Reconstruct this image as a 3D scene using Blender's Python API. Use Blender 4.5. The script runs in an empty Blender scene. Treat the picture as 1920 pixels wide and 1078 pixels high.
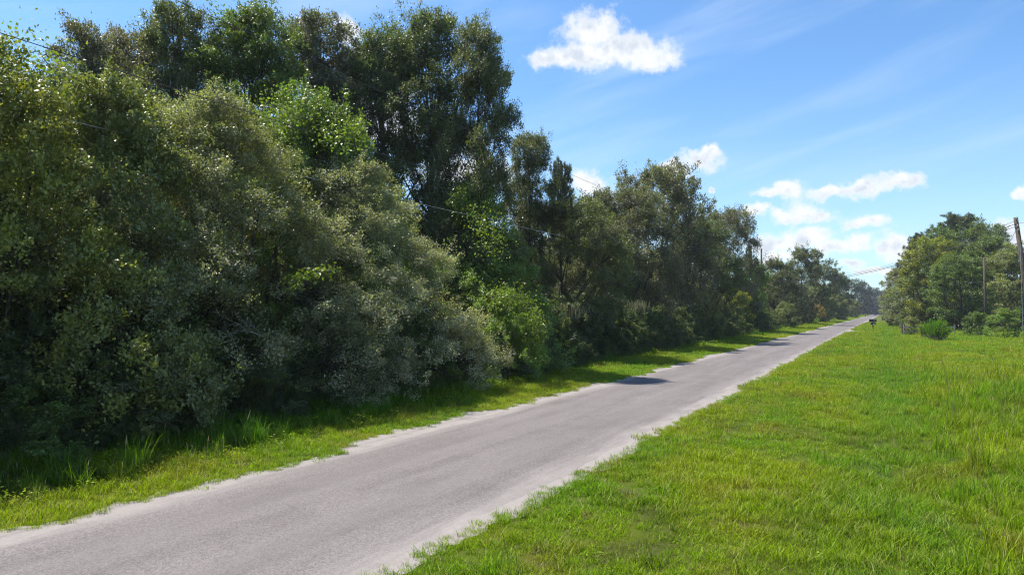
import bpy, math, random
import numpy as np
from mathutils import Vector

# ------------------------------------------------------------------ camera, sky, sun, exposure
S = bpy.context.scene
COL = S.collection
CAM_H = 2.8
YAW = math.radians(28.7)          # camera looks left of the road (road runs along +Y)
PITCH = math.radians(2.0)
FPX = 1280.0                      # focal length in photo pixels (1920 wide)
cd = bpy.data.cameras.new('camera'); cam = bpy.data.objects.new('camera', cd); COL.objects.link(cam)
cd.sensor_width = 36; cd.lens = 24.0; cd.clip_start = 0.1; cd.clip_end = 6000
cam.location = (0, 0, CAM_H); cam.rotation_euler = (math.pi/2 + PITCH, 0, YAW)
S.camera = cam

SUN_AZ = math.atan2(-0.995, 0.06)  # clockwise from +Y
SUN_EL = math.radians(62.5)
sd = bpy.data.lights.new('sun', 'SUN'); sun = bpy.data.objects.new('sun', sd); COL.objects.link(sun)
sd.energy = 5.0; sd.angle = math.radians(0.55); sd.color = (1.0, 0.94, 0.84)
sv = Vector((math.sin(SUN_AZ)*math.cos(SUN_EL), math.cos(SUN_AZ)*math.cos(SUN_EL), math.sin(SUN_EL)))
sun.rotation_euler = sv.to_track_quat('Z', 'Y').to_euler()

S.view_settings.view_transform = 'Standard'; S.view_settings.look = 'None'
S.view_settings.exposure = 0.9; S.view_settings.gamma = 1.0
S.render.engine = 'CYCLES'
S.cycles.max_bounces = 8; S.cycles.diffuse_bounces = 5; S.cycles.glossy_bounces = 2
S.cycles.transmission_bounces = 6; S.cycles.volume_bounces = 0; S.cycles.transparent_max_bounces = 8
S.cycles.caustics_reflective = False; S.cycles.caustics_refractive = False
S.cycles.use_denoising = True; S.cycles.denoising_prefilter = 'NONE'; S.cycles.sample_clamp_indirect = 4.0
S.cycles.pixel_filter_type = 'BLACKMAN_HARRIS'; S.cycles.filter_width = 1.15

CY, SY = math.cos(YAW), math.sin(YAW)

def pix_dir(u, v):
    fw = Vector((-SY*math.cos(PITCH), CY*math.cos(PITCH), math.sin(PITCH)))
    rt = Vector((CY, SY, 0)); up = rt.cross(fw)
    return (fw + rt*((u-960)/FPX) + up*((539-v)/FPX)).normalized()

class NT:
    """small node-tree helper"""
    def __init__(s, tree): s.t = tree; s.n = tree.nodes; s.l = tree.links
    def add(s, kind, **kw):
        n = s.n.new(kind)
        for k, v in kw.items():
            if k == 'inp':
                for i, x in v.items():
                    if hasattr(x, 'is_output') or isinstance(x, bpy.types.NodeSocket): s.l.new(x, n.inputs[i])
                    else: n.inputs[i].default_value = x
            else: setattr(n, k, v)
        return n
    def math(s, op, a, b=0.0, c=0.0, clamp=False):
        n = s.add('ShaderNodeMath', operation=op, use_clamp=clamp, inp={0: a, 1: b, 2: c}); return n.outputs[0]
    def vmath(s, op, a, b=(0, 0, 0), c=(0, 0, 0)):
        n = s.add('ShaderNodeVectorMath', operation=op)
        for i, x in enumerate((a, b, c)):
            if i >= len(n.inputs): break
            if isinstance(x, bpy.types.NodeSocket): s.l.new(x, n.inputs[i])
            else: n.inputs[i].default_value = x
        return n.outputs['Value'] if op in ('LENGTH', 'DOT_PRODUCT') else n.outputs[0]
    def step(s, x, lo, hi, a=0.0, b=1.0):
        n = s.add('ShaderNodeMapRange', interpolation_type='SMOOTHSTEP', inp={0: x, 1: lo, 2: hi, 3: a, 4: b}); return n.outputs[0]
    def noise(s, vec, scale, detail=4, rough=0.55, dist=0.0):
        n = s.add('ShaderNodeTexNoise', inp={'Vector': vec, 'Scale': scale, 'Detail': detail, 'Roughness': rough, 'Distortion': dist}); return n.outputs[0]
    def mix(s, f, a, b, blend='MIX'):
        n = s.add('ShaderNodeMix', data_type='RGBA', blend_type=blend)
        for i, x in ((0, f), (6, a), (7, b)):
            if isinstance(x, bpy.types.NodeSocket): s.l.new(x, n.inputs[i])
            else: n.inputs[i].default_value = x if i == 0 else (tuple(x) + (1,))[:4]
        return n.outputs[2]

def build_world():
    w = bpy.data.worlds.new('World'); S.world = w; w.use_nodes = True
    g = NT(w.node_tree); g.n.clear()
    sky = g.add('ShaderNodeTexSky', sky_type='NISHITA', sun_disc=False, sun_elevation=SUN_EL,
                sun_rotation=SUN_AZ % (2*math.pi), altitude=30, air_density=1.0, dust_density=0.35, ozone_density=3.0)
    tc = g.add('ShaderNodeTexCoord').outputs['Generated']
    sep = g.add('ShaderNodeSeparateXYZ', inp={0: tc})
    az = g.math('ARCTAN2', sep.outputs[0], sep.outputs[1]); el = g.math('ARCSINE', sep.outputs[2])
    p0 = g.add('ShaderNodeCombineXYZ', inp={0: az, 1: el, 2: 0.0}).outputs[0]
    # warp the lookup so that no cloud is an ellipse
    nz = g.add('ShaderNodeTexNoise', inp={'Vector': p0, 'Scale': 22.0, 'Detail': 6.0, 'Roughness': 0.6})
    p = g.vmath('MULTIPLY_ADD', g.vmath('SUBTRACT', nz.outputs[1], (0.5, 0.5, 0.5)), (0.055, 0.045, 0.0), p0)
    puffs = [ # photo x, y, half width, half height
        (1110, 62, 62, 46), (1085, 105, 95, 30), (1190, 100, 75, 36), (1020, 112, 40, 17), (1230, 112, 48, 26), (1150, 95, 70, 35),
        (1270, 316, 38, 18), (1315, 300, 48, 22), (1335, 287, 24, 18),
        (1105, 345, 40, 32), (1335, 350, 9, 6),
        (1440, 362, 34, 12), (1475, 355, 34, 18),
        (1560, 358, 52, 14), (1620, 350, 62, 17), (1690, 345, 50, 17),
        (1412, 397, 36, 14), (1505, 389, 36, 25), (1480, 404, 42, 14), (1535, 404, 42, 15),
        (1628, 416, 48, 17),
        (1450, 458, 66, 25), (1510, 446, 66, 25), (1560, 458, 52, 22), (1606, 457, 30, 17), (1470, 484, 80, 14),
        (1675, 460, 40, 28), (1700, 470, 60, 24), (1590, 497, 32, 12), (1640, 512, 60, 10),
        (1912, 357, 20, 14), (650, 62, 34, 30), (1880, 460, 80, 40), (1800, 520, 150, 36),
        (700, 230, 120, 46), (880, 330, 110, 40), (300, 420, 160, 60), (2200, 380, 150, 50), (-250, 300, 160, 70)]
    m = None
    for (x, y, hw, hh) in puffs:
        d = pix_dir(x, y); a0, e0 = math.atan2(d.x, d.y), math.asin(d.z)
        d1 = pix_dir(x+hw, y); ra = abs(math.atan2(d1.x, d1.y) - a0)
        d2 = pix_dir(x, y-hh); re = abs(math.asin(d2.z) - e0)
        q = g.vmath('MULTIPLY_ADD', p, (1/ra, 1/re, 0), (-a0/ra, -e0/re, 0))
        L = g.vmath('LENGTH', q)
        m = L if m is None else g.add('ShaderNodeMath', operation='SMOOTH_MIN', inp={0: m, 1: L, 2: 0.15}).outputs[0]
    fine = g.noise(p0, 60.0, 7, 0.62)
    dens = g.math('ADD', g.math('SUBTRACT', 1.0, m), g.math('MULTIPLY', g.math('SUBTRACT', fine, 0.5), 1.3))
    mask = g.step(dens, -0.22, 0.62)
    # elsewhere in the sky: the same fair-weather cumulus, loosely scattered low down
    gen = g.noise(g.vmath('MULTIPLY', p, (1.0, 2.6, 1.0)), 5.0, 6, 0.58)
    infr = g.step(g.math('ABSOLUTE', g.math('ADD', az, YAW)), 0.72, 0.95)
    gm = g.math('MULTIPLY', g.math('MULTIPLY', g.step(gen, 0.58, 0.70), infr), g.step(el, 0.02, 0.10))
    mask = g.math('MAXIMUM', mask, gm)
    # thin cirrus streaks
    rot = g.add('ShaderNodeVectorRotate', rotation_type='Z_AXIS', inp={'Vector': p0, 'Angle': math.radians(-14)}).outputs[0]
    ci = g.noise(g.vmath('MULTIPLY', rot, (1.6, 11.0, 1.0)), 1.5, 5, 0.5, 0.4)
    cir = g.math('MULTIPLY', g.step(ci, 0.42, 0.78), 0.30)
    low = g.step(el, 0.0, 0.34, 0.34, 0.0)
    # shade inside the clouds
    sh = g.noise(g.vmath('ADD', p0, (0.006, -0.012, 0.3)), 34.0, 6, 0.55)
    thick = g.step(dens, 0.1, 0.9)
    ccol = g.mix(g.math('MULTIPLY', g.step(sh, 0.42, 0.62), thick), (5.7, 5.8, 5.9), (4.0, 4.4, 5.0))
    base = g.mix(1.0, sky.outputs[0], (0.74, 0.99, 1.15), 'MULTIPLY')
    base = g.mix(low, base, (4.6, 5.7, 6.7))
    base = g.mix(cir, base, (4.8, 5.6, 6.6))
    col = g.mix(g.math('MULTIPLY', mask, 0.97), base, ccol)
    bg = g.add('ShaderNodeBackground', inp={0: col, 1: 0.096})
    out = g.add('ShaderNodeOutputWorld', inp={0: bg.outputs[0]})
    w.cycles.sampling_method = 'MANUAL'; w.cycles.sample_map_resolution = 512
build_world()

# ------------------------------------------------------------------ placing helpers
rng = np.random.default_rng(7); random.seed(7)
def along(u, a):
    """road distance Y of the point in photo column u at lateral offset a"""
    k = (u-960)/FPX
    return a*(CY + k*SY)/(k*CY - SY)
def lateral(u, Y):
    k = (u-960)/FPX
    return Y*(k*CY - SY)/(CY + k*SY)
def depth(x, y): return y*CY - x*SY
def height_at(v, z): return CAM_H + (583.7 - v)/FPX*z
def column(x, y): return 960 + FPX*(x*CY + y*SY)/np.maximum(depth(x, y), 0.01)

def ground_z(x, y):
    """lie of the land: road flat, a shallow swale right of it, small bumps"""
    x = np.asarray(x, float); y = np.asarray(y, float)
    off = np.clip((np.where(x > -7, x+4.2, -10.4-x))/1.6, 0, 1)
    near = np.clip((140-y)/80, 0, 1)
    b = 0.05*np.sin(0.9*x+0.35*y)+0.04*np.sin(1.7*y-0.6*x+1)+0.05*np.sin(0.31*y+0.2*x)
    sw = -0.22*np.exp(-((x-0.4)/1.5)**2)
    return off*near*(b*0.7+sw)

EDGE_R, EDGE_L = -4.55, -9.83
def wob(y, s): return (0.11*np.sin(0.63*y+s)+0.08*np.sin(1.57*y+2.1*s)+0.06*np.sin(3.7*y+s*3.3)+0.035*np.sin(8.3*y+s*5)+0.02*np.sin(19*y+s))
_jit = np.random.default_rng(3).uniform(-1, 1, 8000)
def jit(y, k): return np.interp((np.asarray(y, float)+40)*7.0+k*977.3, np.arange(8000), _jit)*0.05+np.interp((np.asarray(y, float)+40)*1.9+k*611, np.arange(8000), _jit)*0.09
def edge_r(y): y = np.asarray(y, float); return EDGE_R + wob(y, 0.4)*0.6 + jit(y, 0) + 1.5*np.exp(-((y-106)/5.0)**2)
def edge_l(y): y = np.asarray(y, float); return EDGE_L + wob(y, 2.3)*1.4 + jit(y, 1)*1.4 + 0.12*np.sin(0.23*y+1.0)

# ------------------------------------------------------------------ mesh helpers
class MB:
    def __init__(s): s.v = []; s.f = []
    def poly(s, pts, faces):
        b = len(s.v); s.v += [tuple(p) for p in pts]; s.f += [tuple(i+b for i in f) for f in faces]
    def box(s, c, d, rz=0.0, taper=1.0):
        x, y, z = d[0]/2, d[1]/2, d[2]/2; ca, sa = math.cos(rz), math.sin(rz); P = []
        for k, (sx, sy, sz) in enumerate([(-1,-1,-1),(1,-1,-1),(1,1,-1),(-1,1,-1),(-1,-1,1),(1,-1,1),(1,1,1),(-1,1,1)]):
            t = taper if sz > 0 else 1.0
            px, py = sx*x*t, sy*y*t
            P.append((c[0]+px*ca-py*sa, c[1]+px*sa+py*ca, c[2]+sz*z))
        s.poly(P, [(0,3,2,1),(4,5,6,7),(0,1,5,4),(1,2,6,5),(2,3,7,6),(3,0,4,7)])
    def tube(s, pts, rad, n=6, cap=True):
        pts = [Vector(p) for p in pts]; rings = []
        if not hasattr(rad, '__len__'): rad = [rad]*len(pts)
        b = len(s.v); ref = Vector((0.31, 0.17, 0.93)).normalized()
        for i, p in enumerate(pts):
            d = (pts[min(i+1, len(pts)-1)] - pts[max(i-1, 0)])
            d = d.normalized() if d.length > 1e-9 else Vector((0, 0, 1))
            r = ref if abs(d.dot(ref)) < 0.95 else Vector((1, 0, 0))
            e1 = d.cross(r).normalized(); e2 = d.cross(e1)
            for k in range(n):
                t = 2*math.pi*k/n; q = p + (e1*math.cos(t)+e2*math.sin(t))*rad[i]; s.v.append((q.x, q.y, q.z))
        for i in range(len(pts)-1):
            for k in range(n):
                a0 = b+i*n+k; a1 = b+i*n+(k+1) % n; s.f.append((a0, a1, a1+n, a0+n))
        if cap:
            s.f.append(tuple(b+k for k in range(n-1, -1, -1))); s.f.append(tuple(b+(len(pts)-1)*n+k for k in range(n)))
    def mesh(s, name, mat=None, smooth=False):
        me = bpy.data.meshes.new(name); me.from_pydata(s.v, [], s.f); me.update()
        if mat: me.materials.append(mat)
        if smooth: me.polygons.foreach_set('use_smooth', [True]*len(me.polygons))
        return me

def link(name, me, parent=None, loc=None, rz=0.0):
    o = bpy.data.objects.new(name, me); COL.objects.link(o)
    if parent: o.parent = parent
    if loc is not None: o.location = loc
    o.rotation_euler[2] = rz
    return o
def tag(o, label=None, cat=None, group=None, kind=None):
    if label: o['label'] = label
    if cat: o['category'] = cat
    if group: o['group'] = group
    if kind: o['kind'] = kind
    return o
def empty(name, loc, rz=0.0):
    o = bpy.data.objects.new(name, None); COL.objects.link(o); o.location = loc; o.rotation_euler[2] = rz
    o.empty_display_size = 0.2
    return o

def quads_mesh(name, V, attrs=None, mat=None, tri=False):
    """V: (N,k,3) array of faces"""
    N, k, _ = V.shape
    me = bpy.data.meshes.new(name)
    me.vertices.add(N*k); me.vertices.foreach_set('co', V.astype(np.float32).ravel())
    me.loops.add(N*k); me.loops.foreach_set('vertex_index', np.arange(N*k, dtype=np.int32))
    me.polygons.add(N); me.polygons.foreach_set('loop_start', np.arange(0, N*k, k, dtype=np.int32))
    me.polygons.foreach_set('loop_total', np.full(N, k, np.int32))
    me.update(calc_edges=True)
    for n_, arr in (attrs or {}).items():
        at = me.attributes.new(n_, 'FLOAT', 'FACE'); at.data.foreach_set('value', arr.astype(np.float32))
    if mat: me.materials.append(mat)
    return me

# ------------------------------------------------------------------ materials
def new_mat(name):
    m = bpy.data.materials.new(name); m.use_nodes = True
    g = NT(m.node_tree); g.n.clear()
    g.out = g.add('ShaderNodeOutputMaterial')
    return m, g
def finish(g, color, rough=0.8, spec=0.3, normal=None, metallic=0.0, trans=0.0, tcol=None):
    b = g.add('ShaderNodeBsdfPrincipled')
    for k, x in (('Base Color', color), ('Roughness', rough), ('Specular IOR Level', spec), ('Metallic', metallic)):
        if isinstance(x, bpy.types.NodeSocket): g.l.new(x, b.inputs[k])
        else: b.inputs[k].default_value = (tuple(x)+(1,))[:4] if k == 'Base Color' else x
    if normal is not None: g.l.new(normal, b.inputs['Normal'])
    sh = b.outputs[0]
    if trans > 0:
        t = g.add('ShaderNodeBsdfTranslucent'); g.l.new(tcol if tcol is not None else color, t.inputs[0])
        mx = g.add('ShaderNodeMixShader', inp={0: trans, 1: sh, 2: t.outputs[0]}); sh = mx.outputs[0]
    g.l.new(sh, g.out.inputs[0])
def bump(g, h, strength=0.4, dist=0.02):
    return g.add('ShaderNodeBump', inp={'Strength': strength, 'Distance': dist, 'Height': h}).outputs[0]
def pos(g): return g.add('ShaderNodeNewGeometry').outputs['Position']
def objco(g): return g.add('ShaderNodeTexCoord').outputs['Object']

def leaf_material(name, color=None, rough=0.5, spec=0.42, trans=0.32, young=(0.19, 0.23, 0.015)):
    m, g = new_mat(name)
    rnd = g.add('ShaderNodeAttribute', attribute_name='rnd').outputs['Fac']
    tone = g.add('ShaderNodeAttribute', attribute_name='tone').outputs['Fac']
    base = g.add('ShaderNodeObjectInfo').outputs['Color'] if color is None else g.add('ShaderNodeRGB').outputs[0]
    if color is not None: base.node.outputs[0].default_value = (*color, 1)
    gain = g.math('ADD', 0.50, g.math('MULTIPLY', rnd, 1.35))
    c = g.mix(1.0, base, g.add('ShaderNodeCombineXYZ', inp={0: gain, 1: gain, 2: gain}).outputs[0], 'MULTIPLY')
    c = g.mix(g.math('MULTIPLY', tone, 0.75), c, young)
    dead = g.step(rnd, 0.955, 0.975)
    c = g.mix(g.math('MULTIPLY', dead, 0.8), c, (0.16, 0.10, 0.05))
    tc = g.mix(1.0, c, (1.6, 1.75, 0.6), 'MULTIPLY')
    finish(g, c, rough, spec, trans=trans, tcol=tc)
    return m
M_LEAF = leaf_material('leaf')
M_SOFT_LEAF = leaf_material('soft_leaf', None, 0.46, 0.5, 0.28)
M_NEEDLE = leaf_material('needle', None, 0.5, 0.3, 0.12, (0.07, 0.10, 0.03))
M_UNDER = leaf_material('undergrowth_leaf', (0.075, 0.098, 0.042))
M_WOOD_LEAF = leaf_material('woodland_leaf', (0.07, 0.088, 0.042))

def bark_material(name, c0, c1):
    m, g = new_mat(name); p = objco(g)
    n = g.noise(g.vmath('MULTIPLY', p, (6, 6, 1.2)), 3.0, 6, 0.65)
    c = g.mix(g.step(n, 0.35, 0.65), c0, c1)
    finish(g, c, 0.9, 0.15, bump(g, n, 0.6, 0.03)); return m
M_BARK = bark_material('bark', (0.035, 0.028, 0.022), (0.12, 0.10, 0.085))
M_PINEBARK = bark_material('pine_bark', (0.05, 0.03, 0.02), (0.17, 0.11, 0.08))
M_DEAD = bark_material('dead_wood', (0.20, 0.18, 0.16), (0.36, 0.33, 0.31))
M_POLE = bark_material('weathered_pole', (0.045, 0.036, 0.03), (0.13, 0.105, 0.09))
M_RAIL = bark_material('weathered_rail', (0.10, 0.085, 0.07), (0.26, 0.23, 0.20))
M_GREY_RAIL = bark_material('pale_rail', (0.34, 0.32, 0.29), (0.5, 0.48, 0.44))

def plain(name, c, rough=0.5, spec=0.4, metallic=0.0):
    m, g = new_mat(name); n = g.noise(objco(g), 9.0, 4)
    col = g.mix(g.step(n, 0.3, 0.7), tuple(x*0.82 for x in c), tuple(min(1, x*1.12) for x in c))
    finish(g, col, rough, spec, metallic=metallic); return m
M_BLACKPLASTIC = plain('black_plastic', (0.018, 0.018, 0.02), 0.45)
M_BLACKPAINT = plain('black_paint', (0.014, 0.013, 0.014), 0.4)
M_WHITE = plain('white_paint', (0.75, 0.75, 0.72), 0.5)
M_CABLE = plain('cable', (0.05, 0.05, 0.052), 0.5)
M_PALECABLE = plain('aluminium_cable', (0.42, 0.42, 0.42), 0.45)
M_STEEL = plain('galvanised_steel', (0.36, 0.37, 0.38), 0.45, 0.5, 0.6)
M_CERAMIC = plain('insulator_grey', (0.28, 0.27, 0.26), 0.25)

def grass_colors(g, p):
    """yellow-green, lush green and olive patches that stay put on the ground"""
    big = g.noise(p, 0.16, 3, 0.55, 0.6); mid = g.noise(p, 0.55, 4, 0.6, 0.8); sm = g.noise(p, 2.4, 3, 0.6)
    sep = g.add('ShaderNodeSeparateXYZ', inp={0: p}); x = sep.outputs[0]
    c = g.mix(g.step(big, 0.40, 0.60), (0.150, 0.285, 0.005), (0.250, 0.330, 0.005))
    c = g.mix(g.math('MULTIPLY', g.step(mid, 0.50, 0.66), 0.65), c, (0.255, 0.245, 0.018))
    c = g.mix(g.math('MULTIPLY', g.step(sm, 0.57, 0.70), 0.55), c, (0.25, 0.21, 0.06))
    dk = g.noise(g.vmath('ADD', p, (31.0, 7.0, 0.0)), 0.42, 5, 0.62, 1.0)
    c = g.mix(g.math('MULTIPLY', g.step(dk, 0.54, 0.68), 0.7), c, (0.105, 0.150, 0.012))
    st = g.noise(g.vmath('ADD', p, (5.0, 53.0, 0.0)), 0.9, 5, 0.65, 0.8)
    c = g.mix(g.math('MULTIPLY', g.step(st, 0.60, 0.70), 0.55), c, (0.27, 0.215, 0.07))
    # lusher, bluer green along the bottom of the swale
    band = g.step(g.math('ABSOLUTE', g.math('ADD', g.math('SUBTRACT', x, 0.15), g.math('MULTIPLY', g.math('SUBTRACT', mid, 0.5), 4.5))), 1.7, 0.0)
    c = g.mix(g.math('MULTIPLY', band, 0.5), c, (0.095, 0.25, 0.010))
    return c

def grass_material(name, mul=(1, 1, 1), trans=0.42):
    m, g = new_mat(name)
    rnd = g.add('ShaderNodeAttribute', attribute_name='rnd').outputs['Fac']
    c = grass_colors(g, pos(g))
    gain = g.math('ADD', 0.42, g.math('MULTIPLY', rnd, 1.0))
    c = g.mix(1.0, c, g.add('ShaderNodeCombineXYZ', inp={0: g.math('MULTIPLY', gain, mul[0]), 1: g.math('MULTIPLY', gain, mul[1]), 2: g.math('MULTIPLY', gain, mul[2])}).outputs[0], 'MULTIPLY')
    c = g.mix(g.math('MULTIPLY', g.step(rnd, 0.90, 0.93), 0.75), c, (0.33, 0.28, 0.13))
    tc = g.mix(1.0, c, (1.25, 1.35, 0.5), 'MULTIPLY')
    finish(g, c, 0.5, 0.18, trans=trans, tcol=tc); return m
M_GRASS = grass_material('grass_blade')
M_SHADED_TALLGRASS = grass_material('shaded_tall_grass_blade', (0.5, 0.72, 1.2))  # darker, bluer blades: thicket shade put into the verge grass colour
M_REED = grass_material('reed_blade', (0.85, 1.0, 0.8), 0.45)
def straw_mat():
    m, g = new_mat('seed_head'); n = g.noise(pos(g), 8.0, 3)
    c = g.mix(n, (0.20, 0.16, 0.08), (0.36, 0.30, 0.17)); finish(g, c, 0.7, 0.2, trans=0.3); return m
M_STRAW = straw_mat()

def ground_mat():
    m, g = new_mat('ground_cover'); p = pos(g)
    sep = g.add('ShaderNodeSeparateXYZ', inp={0: p}); x = sep.outputs[0]
    gc = g.mix(1.0, grass_colors(g, p), (0.34, 0.32, 0.6), 'MULTIPLY')
    fine = g.noise(p, 14.0, 5, 0.7); 
    soil = g.mix(g.noise(p, 45.0, 4, 0.7), (0.035, 0.032, 0.012), (0.13, 0.12, 0.045))
    gc = g.mix(g.math('MULTIPLY', g.step(fine, 0.46, 0.62), 0.55), gc, soil)
    wide = g.noise(p, 0.5, 3)
    wood = g.step(g.math('ADD', x, g.math('MULTIPLY', g.math('SUBTRACT', wide, 0.5), 3.0)), -12.8, -14.2)
    litter = g.mix(g.noise(p, 7.0, 6, 0.7), (0.03, 0.025, 0.015), (0.10, 0.075, 0.045))
    c = g.mix(wood, gc, litter)
    finish(g, c, 0.95, 0.1, bump(g, g.noise(p, 22.0, 5, 0.7), 0.7, 0.06)); return m
M_GROUND = ground_mat()

def road_mat():
    m, g = new_mat('chip_seal'); p = pos(g)
    sep = g.add('ShaderNodeSeparateXYZ', inp={0: p}); x = sep.outputs[0]
    st = g.vmath('MULTIPLY', p, (1.0, 0.10, 1.0))
    chips = g.add('ShaderNodeTexVoronoi', inp={'Vector': p, 'Scale': 62.0})
    grain = g.noise(p, 38.0, 4, 0.75)
    streak = g.noise(st, 1.6, 5, 0.6, 0.3); patch = g.noise(p, 0.8, 5, 0.6)
    c = g.mix(g.step(streak, 0.32, 0.68), (0.122, 0.108, 0.106), (0.164, 0.146, 0.144))
    c = g.mix(g.math('MULTIPLY', g.step(patch, 0.40, 0.65), 0.35), c, (0.178, 0.160, 0.153))
    # each stone its own grey
    sc = g.add('ShaderNodeSeparateColor', inp={0: chips.outputs['Color']}).outputs[0]
    k = g.math('ADD', 0.70, g.math('MULTIPLY', sc, 0.60))
    c = g.mix(1.0, c, g.add('ShaderNodeCombineXYZ', inp={0: k, 1: k, 2: k}).outputs[0], 'MULTIPLY')
    c = g.mix(g.math('MULTIPLY', g.step(grain, 0.56, 0.68), 0.45), c, (0.05, 0.046, 0.05))
    # hairline cracks, only here and there
    cw = g.vmath('ADD', p, g.vmath('MULTIPLY', g.add('ShaderNodeTexNoise', inp={'Vector': p, 'Scale': 2.2, 'Detail': 5.0}).outputs[1], (0.7, 0.7, 0.0)))
    ck = g.add('ShaderNodeTexVoronoi', feature='DISTANCE_TO_EDGE', inp={'Vector': g.vmath('MULTIPLY', cw, (1.0, 0.55, 0.0)), 'Scale': 0.55}).outputs['Distance']
    cm = g.math('MULTIPLY', g.step(ck, 0.012, 0.003), g.step(g.noise(p, 0.35, 2), 0.46, 0.60))
    c = g.mix(g.math('MULTIPLY', cm, 0.14), c, (0.045, 0.040, 0.038))
    # polished wheel tracks and pale sand drifted in from both edges
    d = g.math('ABSOLUTE', g.math('ADD', x, 7.19))
    wn = g.math('MULTIPLY', g.math('SUBTRACT', g.noise(st, 3.0, 5, 0.65), 0.5), 1.3)
    dn = g.math('ADD', d, wn)
    trk = g.math('MULTIPLY', g.step(g.math('ABSOLUTE', g.math('SUBTRACT', d, 0.85)), 0.7, 0.0), 0.34)
    c = g.mix(trk, c, (0.126, 0.112, 0.112))
    sand = g.mix(g.noise(p, 20.0, 6, 0.72), (0.185, 0.165, 0.155), (0.31, 0.285, 0.272))
    sf = g.math('MULTIPLY', g.step(dn, 1.7, 2.25), g.step(g.math('SUBTRACT', g.noise(p, 30.0, 4, 0.8), g.math('MULTIPLY', g.math('SUBTRACT', d, 1.8), 0.6)), 0.60, 0.30, 0.55, 1.0))
    sf = g.math('MULTIPLY', sf, g.step(g.noise(p, 1.1, 4, 0.6), 0.30, 0.62, 1.0, 0.55))
    c = g.mix(sf, c, sand)
    finish(g, c, 0.88, 0.25, bump(g, chips.outputs['Distance'], 0.5, 0.012)); return m
M_ROAD = road_mat()
def sand_mat():
    m, g = new_mat('pale_sand'); p = pos(g)
    n = g.noise(p, 20.0, 6, 0.72); w = g.noise(p, 1.3, 4)
    c = g.mix(n, (0.185, 0.165, 0.155), (0.31, 0.285, 0.272))
    c = g.mix(g.math('MULTIPLY', g.step(w, 0.55, 0.75), 0.45), c, (0.15, 0.125, 0.105))
    finish(g, c, 0.95, 0.1, bump(g, n, 0.5, 0.03)); return m
M_SAND = sand_mat()

# ------------------------------------------------------------------ the setting: ground, shoulder, road
def grid_mesh(name, xs, ys, zf, mat):
    X, Y = np.meshgrid(xs, ys); Z = zf(X, Y)
    nx, ny = len(xs), len(ys)
    me = bpy.data.meshes.new(name)
    V = np.stack([X, Y, Z], -1).reshape(-1, 3)
    i = np.arange(nx-1)[None, :]+np.arange(ny-1)[:, None]*nx
    F = np.stack([i, i+1, i+1+nx, i+nx], -1).reshape(-1, 4)
    me.from_pydata(V.tolist(), [], F.tolist()); me.update(); me.materials.append(mat)
    me.polygons.foreach_set('use_smooth', [True]*len(me.polygons))
    return me
xs = np.concatenate([[-2500, -800, -300, -120, -60, -30, -20], np.arange(-16, 16.1, 0.5), [20, 26, 34, 60, 120, 300, 800, 2500]])
ys = np.concatenate([[-2500, -500, -120, -40, -15], np.arange(-6, 60, 0.6), np.arange(60, 150, 2.5), [170, 220, 300, 450, 700, 1200, 3500]])
tag(link('ground', grid_mesh('ground', xs, ys, ground_z, M_GROUND)), kind='structure')

def strip(name, ys, fl, fr, n, z, mat):
    ys = np.asarray(ys); T = np.linspace(0, 1, n)[None, :]
    L = fl(ys)[:, None]; R = fr(ys)[:, None]
    X = L+(R-L)*T; Y = np.repeat(ys[:, None], n, 1); Z = z + 0*X
    V = np.stack([X, Y, Z], -1).reshape(-1, 3); m = len(ys)
    i = np.arange(n-1)[None, :]+np.arange(m-1)[:, None]*n
    F = np.stack([i, i+1, i+1+n, i+n], -1).reshape(-1, 4)
    me = bpy.data.meshes.new(name); me.from_pydata(V.tolist(), [], F.tolist()); me.update(); me.materials.append(mat)
    return me
yr = np.concatenate([np.arange(-12, 60, 0.06), np.arange(60, 140, 0.4), np.arange(140, 640, 8)])
road_l = lambda y: EDGE_L+0.42+wob(y, 5.1)*0.35
road_r = lambda y: EDGE_R-0.34+wob(y, 7.7)*0.3
tag(link('road', strip('road', yr, road_l, road_r, 4, 0.006, M_ROAD)), kind='structure')
tag(link('sandy_shoulder', strip('sandy_shoulder', yr, lambda y: np.minimum(edge_l(y)-0.08, road_l(y)-0.02), road_l, 3, 0.006, M_SAND)), kind='structure')
tag(link('sandy_shoulder', strip('sandy_shoulder', yr, road_r, lambda y: np.maximum(edge_r(y)+0.08, road_r(y)+0.02), 3, 0.006, M_SAND)), kind='structure')

# ------------------------------------------------------------------ foliage generator
def unit(a): return a/np.maximum(np.linalg.norm(a, axis=-1, keepdims=True), 1e-9)

def leaf_faces(P, D, r, L, W, upbias=0.7, N0=None):
    N = unit(r.normal(size=P.shape)*(1.0 if N0 is None else 0.55)+np.array([0, 0, upbias])+(0 if N0 is None else N0)); D = unit(D)
    Sd = unit(np.cross(D, N)); N = np.cross(Sd, D)
    L = L[:, None]; W = W[:, None]
    V = np.empty((len(P), 4, 3))
    V[:, 0] = P; V[:, 1] = P+D*L*0.45+Sd*W*0.5+N*W*0.12
    V[:, 2] = P+D*L; V[:, 3] = P+D*L*0.45-Sd*W*0.5+N*W*0.12
    return V

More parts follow.
